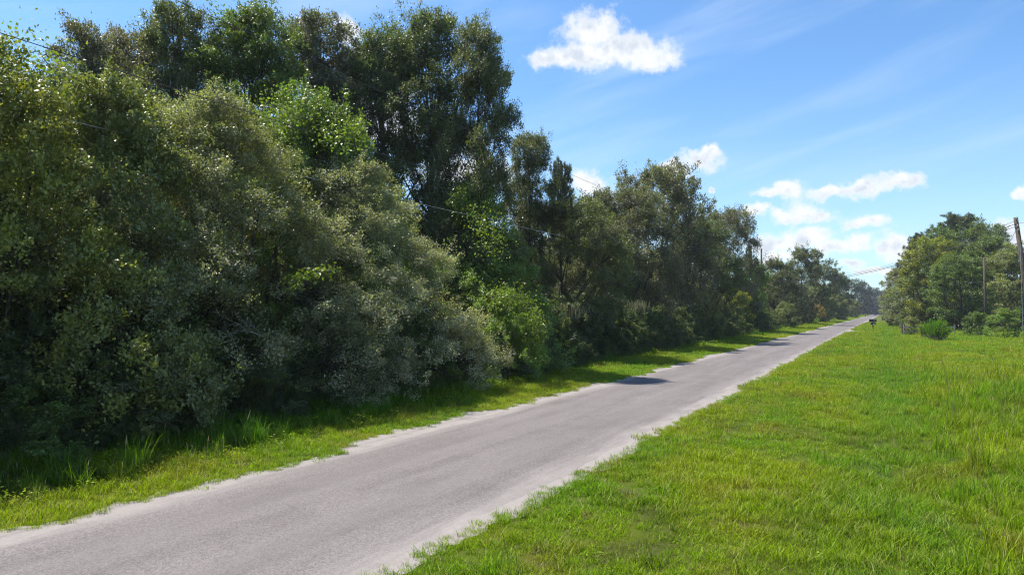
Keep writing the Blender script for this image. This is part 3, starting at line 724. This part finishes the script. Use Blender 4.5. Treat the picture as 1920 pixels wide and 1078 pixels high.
def verge():
    P = []; Z = []; K = []
    def band(y0, y1, dens, s0, x1=-9.3):
        n = int((y1-y0)*7.2*dens); x = rng.uniform(-16.4, x1, n); y = rng.uniform(y0, y1, n)
        ok = (x < edge_l(y)-0.06+0.45*rng.random(n)**3) & in_view(x, y, 350); x, y = x[ok], y[ok]; n = len(x)
        d = edge_l(y)-x; nz = vnoise(x, y, 1.1, 3.0)
        mown = 1.25+0.4*nz+np.clip((y-14)/12, 0, 1)*1.5
        k = np.where(rng.random(n) < 0.3, rng.integers(4, 7, n), rng.integers(0, 4, n))
        k = np.where(d > mown*0.75, rng.integers(4, 7, n), k)
        tallp = np.clip((d-mown)/0.8, 0, 1)*np.clip((5.6-d)/1.5, 0, 1)*(0.12+0.38*np.clip((24-y)/10, 0, 1))*(0.5+0.8*(vnoise(x, y, 1.7, 6.0) > 0))
        k = np.where(rng.random(n) < tallp, rng.choice([7, 7, 7, 8, 8, 8, 9], n), k)
        k = np.where(rng.random(n) < np.where(d > mown, 0.32, 0.10), rng.integers(10, 12, n), k); s_w = np.where((k > 9) & (d > mown), rng.uniform(1.2, 2.6, n), 1.0)
        s = s0*rng.uniform(0.7, 1.25, n)*np.clip(d/0.4, 0.65, 1)*np.where(k > 6, rng.uniform(0.35, 0.95, n), np.where(k > 3, 0.72, 1))*s_w
        far = (d > 4.2) & (rng.random(n) < 0.6)
        keep = ~far
        P.append(np.stack([x, y, ground_z(x, y)], 1)[keep]); Z.append(s[keep]); K.append(k[keep])
    band(0, 16, 50, 1.0); band(16, 32, 34, 1.1); band(32, 60, 16, 1.4); band(60, 120, 6, 1.9); band(120, 260, 1.5, 3.0); band(260, 480, 0.4, 4.5)
    for a_, b_, d_, s_ in ((0, 25, 26, 0.8), (25, 60, 12, 1.1), (60, 120, 5, 1.6)):
        p, z, k = fringe(edge_l, -1, a_, b_, d_*1.8, s_); P.append(p); Z.append(z); K.append(k)
    return np.concatenate(P), np.concatenate(Z), np.concatenate(K)
P, Zs, Kx = lawn()
scatter('lawn_grass', P, rng.uniform(0, 6.283, len(P)), Zs, Kx, SRC_FIELD, 'bright yellow-green rough grass covering the right-hand field', 'grass')
P, Zs, Kx = verge()
scatter('verge_grass', P, rng.uniform(0, 6.283, len(P)), Zs, Kx, SRC, 'strip of green verge grass between the road and the thicket', 'grass')

def undergrowth():
    n = 1100
    y = np.concatenate([rng.uniform(0, 60, 700), rng.uniform(60, 160, 240), rng.uniform(160, 420, 160)])
    x = -13.5-np.abs(rng.normal(size=n))*3.6
    ok = in_view(x, y, 400); x, y = x[ok], y[ok]; n = len(x)
    s = rng.uniform(0.5, 1.25, n)*np.clip(((-13.0)-x)/2.6, 0.28, 1.15)
    return np.stack([x, y, ground_z(x, y)], 1), s, rng.integers(0, 2, n)
def under_copy(me, mat):
    m = me.copy(); m.materials.clear(); m.materials.append(mat); return m
P, Zs, Kx = undergrowth()
scatter('undergrowth', P, rng.uniform(0, 6.283, len(P)), Zs, Kx, [(under_copy(k['crown'], M_UNDER), (1, 1, 1)) for k in KIND['shrub']],
        'dark tangled undergrowth at the foot of the roadside thicket', 'undergrowth')
def woodland():
    x = []; y = []
    for (x0, x1, y0, y1, n) in ((-60, -27, 2, 120, 90), (-60, -20, 100, 480, 150), (14, 70, 128, 300, 60), (-30, 40, 640, 700, 26)):
        x.append(rng.uniform(x0, x1, n)); y.append(rng.uniform(y0, y1, n))
    x = np.concatenate(x); y = np.concatenate(y); n = len(x)
    ok = in_view(x, y, 300); x, y = x[ok], y[ok]; n = len(x)
    s = rng.uniform(0.55, 0.85, n)
    return np.stack([x, y, 0*x], 1), s, rng.integers(0, 2, n)
P, Zs, Kx = woodland()
scatter('woodland', P, rng.uniform(0, 6.283, len(P)), Zs, Kx, [(under_copy(k['crown'], M_WOOD_LEAF), (1, 1, 1)) for k in KIND['far']],
        'dense wood filling the land behind the front trees', 'wood')

# ------------------------------------------------------------------ utility poles and wires
def utility_pole(x, y, h, lean, label, r=0.15, fittings=True, group='utility poles'):
    root = empty('utility_pole', (x, y, float(ground_z(x, y))))
    top = Vector((lean[0], lean[1], h)); mb = MB()
    mb.tube([(0, 0, -0.3), tuple(top*0.5), tuple(top)], [r*1.15, r*0.98, r*0.78], 12); link('pole', mb.mesh('pole', M_POLE, True), root)
    if fittings:
        for zf, sx in ((0.985, 1), (0.93, -1), (0.90, 1)):
            c = top*zf; mb = MB(); mb.tube([c, c+Vector((0.0, -0.16, 0.02)), c+Vector((0, -0.26, 0.02))], [0.03, 0.03, 0.05], 6)
            br = link('bracket', mb.mesh('bracket', M_STEEL), root)
            mb = MB(); c2 = c+Vector((0, -0.30, 0.02))
            mb.tube([c2+Vector((0, 0, -0.07)), c2+Vector((0, 0, -0.03)), c2, c2+Vector((0, 0, 0.04)), c2+Vector((0, 0, 0.08))], [0.03, 0.065, 0.045, 0.065, 0.03], 8)
            link('insulator', mb.mesh('insulator', M_CERAMIC, True), br)
        mb = MB(); c = top*0.80
        mb.tube([(c.x+0.02, c.y-r, c.z), (c.x+0.05, c.y-r, 0.1)], 0.02, 5); link('ground_wire', mb.mesh('ground_wire', M_STEEL), root)
    tag(root, label, 'utility pole', group)
    return root
PL = (-15.1, along(1428, -15.1)); PR = (9.05, 59.0); PT = (lateral(1848, 94), 94.0)
utility_pole(PL[0], PL[1], 11.5, (0.05, 0.0), 'utility pole top rising from the left-hand trees')
utility_pole(PR[0], PR[1], 9.35, (-0.95, -0.1), 'leaning dark utility pole at the right edge of the picture', 0.17)
utility_pole(PT[0], PT[1], 9.0, (-0.06, 0.0), 'thin weathered pole in front of the right-hand trees', 0.14, fittings=False)

def wire(name, p, q, sag, r, mat, label, group='overhead wires', n=40):
    p = Vector(p); q = Vector(q); mb = MB()
    pts = [p.lerp(q, i/n)-Vector((0, 0, 4*sag*(i/n)*(1-i/n))) for i in range(n+1)]
    mb.tube(pts, r, 5); o = link(name, mb.mesh(name, mat, True)); tag(o, label, 'wire', group); return o
yb = -6.0
wire('power_line', (-15.1, yb, 10.55), (PL[0], PL[1], 11.2), 0.5, 0.009, M_CABLE, 'top wire crossing the tallest green crown and tall oak')
wire('power_line', (-15.1, yb, 8.35), (PL[0], PL[1]-0.3, 9.5), 0.6, 0.010, M_CABLE, 'middle wire entering at the upper left below the top wire')
wire('power_line', (-15.95, yb, 7.2), (PL[0]-0.3, PL[1]-0.3, 8.1), 0.6, 0.008, M_PALECABLE, 'pale lowest wire at the left edge in front of leaves')
topR = (PR[0]-0.92, PR[1]-0.35, 8.95)
wire('power_line', topR, (PL[0], PL[1]-0.3, 7.35), 1.75, 0.02, M_CABLE, 'thicker lower one of the paired wires crossing the road')
wire('power_line', (topR[0], topR[1], 8.75), (PL[0], PL[1]-0.3, 7.25), 1.45, 0.018, M_CABLE, 'upper one of the paired wires crossing the road')
wire('power_line', (topR[0], topR[1], 9.15), (-13, 170, 11.5), 1.4, 0.014, M_CABLE, 'thin wire above the paired crossing wires')
wire('power_line', (PT[0], PT[1], 6.2), (-13, 200, 10.2), 1.0, 0.012, M_CABLE, 'thin lowest wire crossing the road before the hazy trees')
wire('power_line', topR, (30, 20, 9.6), 0.9, 0.012, M_CABLE, 'wire leaving the leaning pole towards the right edge')
wire('service_wire', (topR[0], topR[1], 8.6), (PT[0], PT[1], 8.6), 0.9, 0.012, M_CABLE, 'slack wire between the leaning pole and the thin pole')

# ------------------------------------------------------------------ mailboxes, bins, fence on the right
def mailbox(x, y, rz, s, label, paper=False, mat=None):
    mat = mat or M_BLACKPAINT; z0 = float(ground_z(x, y))
    root = empty('mailbox', (x, y, z0), rz)
    mb = MB(); mb.box((0, 0, 0.5*s), (0.10*s, 0.10*s, 1.06*s)); link('post', mb.mesh('post', M_POLE), root)
    mb = MB(); mb.box((0, 0, 1.05*s), (0.62*s, 0.12*s, 0.04*s)); link('support_board', mb.mesh('support_board', M_GREY_RAIL), root)
    mb = MB(); n = 9; L2 = 0.36*s; w = 0.16*s; pts = []
    for sx in (-1, 1):
        prof = [(-w, 0), (-w, 0.17*s)]+[(-w*math.cos(math.pi*k/n), 0.17*s+w*math.sin(math.pi*k/n)) for k in range(1, n)]+[(w, 0.17*s), (w, 0)]
        pts += [(sx*L2, a, 1.075*s+b) for a, b in prof]
    m = len(pts)//2
    mb.poly(pts, [tuple(range(m-1, -1, -1)), tuple(range(m, 2*m))]+[(k, (k+1) % m, m+(k+1) % m, m+k) for k in range(m)])
    body = link('box', mb.mesh('box', mat), root)
    mb = MB(); mb.box((-L2-0.012*s, 0, 1.20*s), (0.018*s, 0.30*s, 0.24*s)); door = link('door', mb.mesh('door', mat), root)
    mb = MB(); mb.box((-L2-0.03*s, 0, 1.32*s), (0.02*s, 0.06*s, 0.02*s)); link('handle', mb.mesh('handle', M_STEEL), door)
    mb = MB(); mb.box((0.1*s, -w-0.012*s, 1.28*s), (0.03*s, 0.01*s, 0.2*s)); mb.box((0.06*s, -w-0.012*s, 1.37*s), (0.10*s, 0.01*s, 0.06*s)); link('flag', mb.mesh('flag', M_WHITE), root)
    if paper:
        mb = MB(); mb.box((0.02*s, 0, 0.86*s), (0.52*s, 0.2*s, 0.22*s), taper=0.94); pb = link('newspaper_box', mb.mesh('newspaper_box', mat), root)
        mb = MB(); mb.box((0.05*s, -0.112*s, 0.80*s), (0.13*s, 0.012*s, 0.12*s)); link('number_plate', mb.mesh('number_plate', M_WHITE), pb)
    tag(root, label, 'mailbox', 'mailboxes on the right verge'); return root
def at_ground(u, v):
    d = pix_dir(u, v); t = -CAM_H/d.z; return d.x*t, d.y*t
mx, my = at_ground(1637, 620)
mailbox(mx, my, 0.3, 1.22, 'large black mailbox over a newspaper box beside the road', True)
mx, my = at_ground(1667, 615)
mailbox(mx, my, 0.5, 0.85, 'small black mailbox on a thin post near the fence')
mx, my = at_ground(1667.5, 597.5)
mailbox(mx, my, 0.2, 1.15, 'far dark mailbox at the right road edge behind the bin')

def wheelie_bin(x, y, rz, label):
    root = empty('wheeled_bin', (x, y, float(ground_z(x, y))), rz)
    mb = MB(); b = [(-0.26, -0.30), (0.26, -0.30), (0.26, 0.30), (-0.26, 0.30)]
    mb.poly([(a, c, 0.06) for a, c in b]+[(a*1.3, c*1.25, 1.06) for a, c in b], [(3, 2, 1, 0), (0, 1, 5, 4), (1, 2, 6, 5), (2, 3, 7, 6), (3, 0, 4, 7)])
    mb.box((0, 0, 1.04), (0.74, 0.80, 0.06)); link('body', mb.mesh('body', M_BLACKPLASTIC), root)
    mb = MB(); mb.box((0, 0, 1.125), (0.76, 0.84, 0.11), taper=0.82); link('lid', mb.mesh('lid', M_BLACKPLASTIC), root)
    mb = MB(); mb.tube([(-0.3, 0.45, 1.02), (0.3, 0.45, 1.02)], 0.02, 6); link('handle', mb.mesh('handle', M_BLACKPLASTIC), root)
    for sx in (-1, 1):
        mb = MB(); mb.tube([(sx*0.30, 0.28, 0.14), (sx*0.36, 0.28, 0.14)], 0.14, 14); link('wheel', mb.mesh('wheel', M_BLACKPLASTIC), root)
    tag(root, label, 'bin')
bx, by = at_ground(1656, 600.5)
wheelie_bin(bx, by, 0.4, 'black wheeled rubbish bin at the far road edge')

def fence(name, pts, rails, label, rail_mat=None, hgt=1.25, step=2.6):
    p0 = Vector((*pts[0], 0)); p1 = Vector((*pts[1], 0)); n = max(1, round((p1-p0).length/step)); d = (p1-p0)/n
    root = empty(name, (pts[0][0], pts[0][1], float(ground_z(*pts[0])))); ang = math.atan2(d.y, d.x)
    mbp = MB(); mbp.box((0, 0, hgt/2), (0.13, 0.13, hgt+0.2)); pm = mbp.mesh('post', M_RAIL)
    mbr = MB(); mbr.box((0, 0, 0), (d.length+0.12, 0.05, 0.14)); rm = mbr.mesh('rail', rail_mat or M_RAIL)
    for i in range(n+1):
        o = link('post', pm, root, d*i, ang+random.uniform(-0.1, 0.1)); o.rotation_euler[0] = random.uniform(-0.03, 0.03)
    for i in range(n):
        for hz in rails:
            o = link('rail', rm, root, d*(i+0.5)+Vector((0.09*math.sin(ang), -0.09*math.cos(ang), hz)), ang); o.rotation_euler[1] = random.uniform(-0.03, 0.03)
    tag(root, label, 'fence', 'rail fences')
    return root
fence('rail_fence', ((1.75, 96), (2.1, 150)), (0.45, 0.98), 'weathered wooden rail fence running away along the right verge')
fence('rail_fence', ((1.9, 95.2), (7.2, 97.5)), (0.5, 1.0), 'pale rail fence turning off to the right', M_GREY_RAIL)
mb = MB(); mb.tube([(0, 0, -0.2), (0.02, 0, 0.6), (0.0, 0.01, 1.25)], [0.12, 0.11, 0.10], 8)
fx, fy = at_ground(1798, 619)
tag(link('fence_post', mb.mesh('fence_post', M_GREY_RAIL, True), None, (fx, fy, 0)), 'lone grey fence post right of the tall grass clump', 'post')

# ------------------------------------------------------------------ reed clumps, palmettos, moss, dead branches, vines
def reed_clump(u, v, vtop, hw, n, seed, label):
    """upright leafy stems fanning out of a narrow foot"""
    x, y = at_ground(u, v); z = depth(x, y); H = (v-vtop)*z/FPX; Rr = hw*z/FPX; r = np.random.default_rng(seed)
    root = empty('tall_grass_clump', (x, y, float(ground_z(x, y)))); mb = MB(); P = []; D = []
    for i in range(n):
        a = r.uniform(0, 6.283); q = math.sqrt(r.random()); h = H*r.uniform(0.55, 1.05)*(1-0.25*q*q)
        foot = np.array([math.cos(a)*q*Rr*0.5, math.sin(a)*q*Rr*0.5, -0.05]); top = np.array([math.cos(a)*q*Rr*r.uniform(0.7, 1.15), math.sin(a)*q*Rr*r.uniform(0.7, 1.15), h])
        mb.tube([foot, foot*0.45+top*0.55+np.array([0, 0, 0.03]), top], [0.014, 0.010, 0.004], 4, cap=False)
        for k in range(26):
            t = r.uniform(0.3, 1.0); c = foot+(top-foot)*t; d = unit(top-foot)+r.normal(size=3)*0.38; P.append(c); D.append(d)
    P = np.array(P); D = np.array(D); m = len(P); L = r.uniform(0.16, 0.34, m)
    link('stems', mb.mesh('stems', M_RAIL), root)
    link('leaves', quads_mesh('leaves', leaf_faces(P, D, r, L, np.full(m, 0.035), 0.2), {'rnd': r.random(m)*0.9, 'tone': np.zeros(m)}, M_REED), root)
    tag(root, label, 'grass clump'); return root
reed_clump(1757, 638, 597, 23, 150, 301, 'large upright bright green tall grass clump on the right field')
reed_clump(1733, 634, 606, 12, 50, 302, 'smaller tall grass clump just left of the large one')
reed_clump(1690, 618, 597, 5, 16, 303, 'narrow green weed stem clump at the fence corner')

def frond_mesh(seed, seg=16, L=0.75):
    r = np.random.default_rng(seed); V = []; F = []
    for i in range(seg):
        a = math.radians(-115+230*i/(seg-1)); l = L*(0.75+0.25*math.cos(a))*r.uniform(0.92, 1.05)
        dx, dy = math.sin(a), math.cos(a); w = 0.032; k = len(V)
        V += [(0, 0, 0), (dx*l*0.55-dy*w, dy*l*0.55+dx*w, 0.04), (dx*l, dy*l, -0.10*l), (dx*l*0.55+dy*w, dy*l*0.55-dx*w, 0.04)]
        F.append((k, k+1, k+2, k+3))
    me = bpy.data.meshes.new('frond'); me.from_pydata(V, [], F); me.update(); me.materials.append(M_LEAF)
    for nm, vals in (('rnd', r.random(len(F))*0.9), ('tone', np.zeros(len(F)))):
        at = me.attributes.new(nm, 'FLOAT', 'FACE'); at.data.foreach_set('value', vals.astype(np.float32))
    return me
FRONDS = [frond_mesh(400+i) for i in range(3)]
def palmetto(u, a, s, label, n=13):
    x, y = a, along(u, a); root = empty('palmetto', (x, y, float(ground_z(x, y))))
    mb = MB(); mb.tube([(0, 0, -0.1), (0.03, 0.0, 0.25*s), (0, 0.05, 0.5*s)], [0.14*s, 0.12*s, 0.07*s], 8); link('trunk', mb.mesh('trunk', M_BARK, True), root)
    for i in range(n):
        t = i*2.399; el = math.radians(random.uniform(15, 75)); ln = s*random.uniform(0.6, 1.0)
        d = Vector((math.cos(t)*math.cos(el), math.sin(t)*math.cos(el), math.sin(el))); p = Vector((0, 0.04, 0.42*s))+d*ln
        mb = MB(); mb.tube([(0, 0.04, 0.4*s), tuple(Vector((0, 0.04, 0.4*s)).lerp(p, 0.5)+Vector((0, 0, 0.08))), tuple(p)], 0.012, 4); st = link('stalk', mb.mesh('stalk', M_RAIL), root)
        o = link('frond', FRONDS[i % 3], st, p); o.scale = (s*1.25,)*3; o.color = (0.04, 0.058, 0.03, 1)
        dd = Vector((d.x, d.y, d.z-0.25)).normalized(); o.rotation_euler = dd.to_track_quat('Y', 'Z').to_euler()
    tag(root, label, 'palmetto', 'palmettos at the thicket foot'); return root
palmetto(1112, -14.6, 1.25, 'largest palmetto, fan leaves catching light at the thicket foot')
palmetto(1045, -14.4, 1.0, 'dark palmetto between the vine mound and the largest palmetto')
palmetto(1178, -14.8, 1.0, 'palmetto nearest the tree shadow on the road')
palmetto(820, -14.0, 0.8, 'palmetto half hidden left of the vine mound')

M_MOSS = leaf_material('spanish_moss', (0.19, 0.18, 0.145), 0.9, 0.05, 0.25)
def moss(u, v, a, w, hgt, seed, label):
    y = along(u, a); z = depth(a, y); zt = height_at(v, z); r = np.random.default_rng(seed); n = 260
    P = np.stack([r.normal(size=n)*w*0.4, r.normal(size=n)*w*0.3, -r.random(n)**1.5*hgt*0.3], 1)
    V = np.empty((n, 4, 3)); L = hgt*r.uniform(0.25, 0.75, n); sd = unit(r.normal(size=(n, 3))*np.array([1, 1, 0])); q = r.normal(size=(n, 3))*0.05
    V[:, 0] = P; V[:, 1] = P+sd*0.014+np.array([0, 0, -1])*L[:, None]*0.5+q; V[:, 2] = P+np.array([0, 0, -1])*L[:, None]+q*1.5; V[:, 3] = P-sd*0.014+np.array([0, 0, -1])*L[:, None]*0.5+q
    me = quads_mesh('hanging_moss', V, {'rnd': r.random(n)*0.9, 'tone': np.zeros(n)}, M_MOSS)
    tag(link('hanging_moss', me, None, (a, y, zt)), label, 'moss', 'hanging moss')
moss(1068, 565, -14.3, 0.9, 1.2, 501, 'grey hanging moss left of the largest palmetto')
moss(1150, 555, -14.6, 1.1, 1.4, 502, 'grey hanging moss above the largest palmetto')
moss(1195, 560, -14.6, 0.8, 1.3, 503, 'grey hanging moss above the palmetto nearest the road shadow')

def dead_branch(u, v, a, s, seed, label, aim):
    y = along(u, a); z = depth(a, y); r = np.random.default_rng(seed); mb = MB()
    def grow(p, d, L, rad, lev):
        pts = [p]; q = p
        for i in range(4):
            d = unit(d+r.normal(size=3)*0.22); q = q+d*L/4; pts.append(q)
        mb.tube([tuple(x) for x in pts], [rad, rad*0.85, rad*0.7, rad*0.55, rad*0.35], 5)
        if lev > 0:
            for k in range(4):
                b = pts[1+k % 4]; grow(b, unit(d+r.normal(size=3)*0.75), L*0.55, rad*0.5, lev-1)
    grow(np.zeros(3), np.array(aim, float), s, 0.013, 3)
    tag(link('dead_branch', mb.mesh('dead_branch', M_DEAD, True), None, (a, y, height_at(v, z))), label, 'branch', 'dead branches')
dead_branch(505, 640, -13.3, 0.95, 601, 'bare grey dead branch left of the dusty grey tree', (-0.4, -0.75, 0.5))
dead_branch(985, 690, -12.9, 0.8, 602, 'pale dead twigs low beside the vine mound', (0.5, -0.6, 0.1))

M_VINE = leaf_material('vine_leaf', (0.13, 0.18, 0.025), 0.45, 0.4, 0.32)
def vine(path, seed, n, spread, leaf, label):
    """path: list of (u, v, lateral) points the runner follows over the crown"""
    r = np.random.default_rng(seed); Q = []
    for (u, v, a) in path:
        y = along(u, a); Q.append(np.array([a, y, height_at(v, depth(a, y))]))
    o0 = Q[0]; Q = [q-o0 for q in Q]; root = empty('vine', tuple(o0))
    mb = MB(); mb.tube([tuple(q) for q in Q], 0.012, 5); link('stem', mb.mesh('stem', M_RAIL, True), root)
    t = r.random(n)*(len(Q)-1); i = t.astype(int); f = (t-i)[:, None]; Qa = np.array(Q)
    P = Qa[i]*(1-f)+Qa[i+1]*f+r.normal(size=(n, 3))*spread
    L = leaf*r.uniform(0.6, 1.3, n); D = unit(r.normal(size=(n, 3))+np.array([0.2, -0.2, -0.4]))
    me = quads_mesh('leaves', leaf_faces(P, D, r, L, L*0.8, 0.9), {'rnd': r.random(n)*0.94, 'tone': r.random(n)*0.6}, M_VINE)
    link('leaves', me, root); tag(root, label, 'vine', 'vines on the thicket'); return root
vine([(540, 535, -13.0), (560, 520, -12.9), (590, 512, -12.9), (630, 506, -12.9)], 701, 240, 0.10, 0.11, 'yellow-green vine spray over the dusty grey tree')
vine([(600, 245, -15.0), (640, 250, -14.8), (668, 245, -14.8)], 702, 420, 0.3, 0.09, 'yellow-green vine crest left of the three dark oaks')
vine([(480, 200, -15.5), (520, 195, -15.3), (560, 220, -15.3)], 703, 420, 0.35, 0.09, 'bright vine tuft below the tallest green crown')
vine([(915, 555, -12.3), (970, 555, -12.2), (1003, 595, -12.1), (1000, 660, -12.2)], 704, 1900, 0.24, 0.09, 'bright green vine draped over the rounded mound')
vine([(890, 400, -13.8), (920, 430, -13.6), (925, 480, -13.5)], 705, 700, 0.35, 0.09, 'green vine hanging on the bright leafy tree')
vine([(20, 100, -16), (60, 90, -16), (90, 130, -15.8)], 706, 400, 0.35, 0.085, 'yellow-green vine at the upper left corner')

# ------------------------------------------------------------------ the air
def haze():
    m = bpy.data.materials.new('haze'); m.use_nodes = True; g = NT(m.node_tree); g.n.clear()
    out = g.add('ShaderNodeOutputMaterial')
    v = g.add('ShaderNodeVolumePrincipled', inp={'Color': (0.80, 0.88, 1.0, 1), 'Density': 0.00022, 'Anisotropy': 0.2})
    g.l.new(v.outputs[0], out.inputs['Volume'])
    mb = MB(); mb.box((0, 500, 13.5), (5200, 6200, 31)); tag(link('haze', mb.mesh('haze', m)), 'thin pale air over the whole place', 'haze', kind='stuff')
haze()
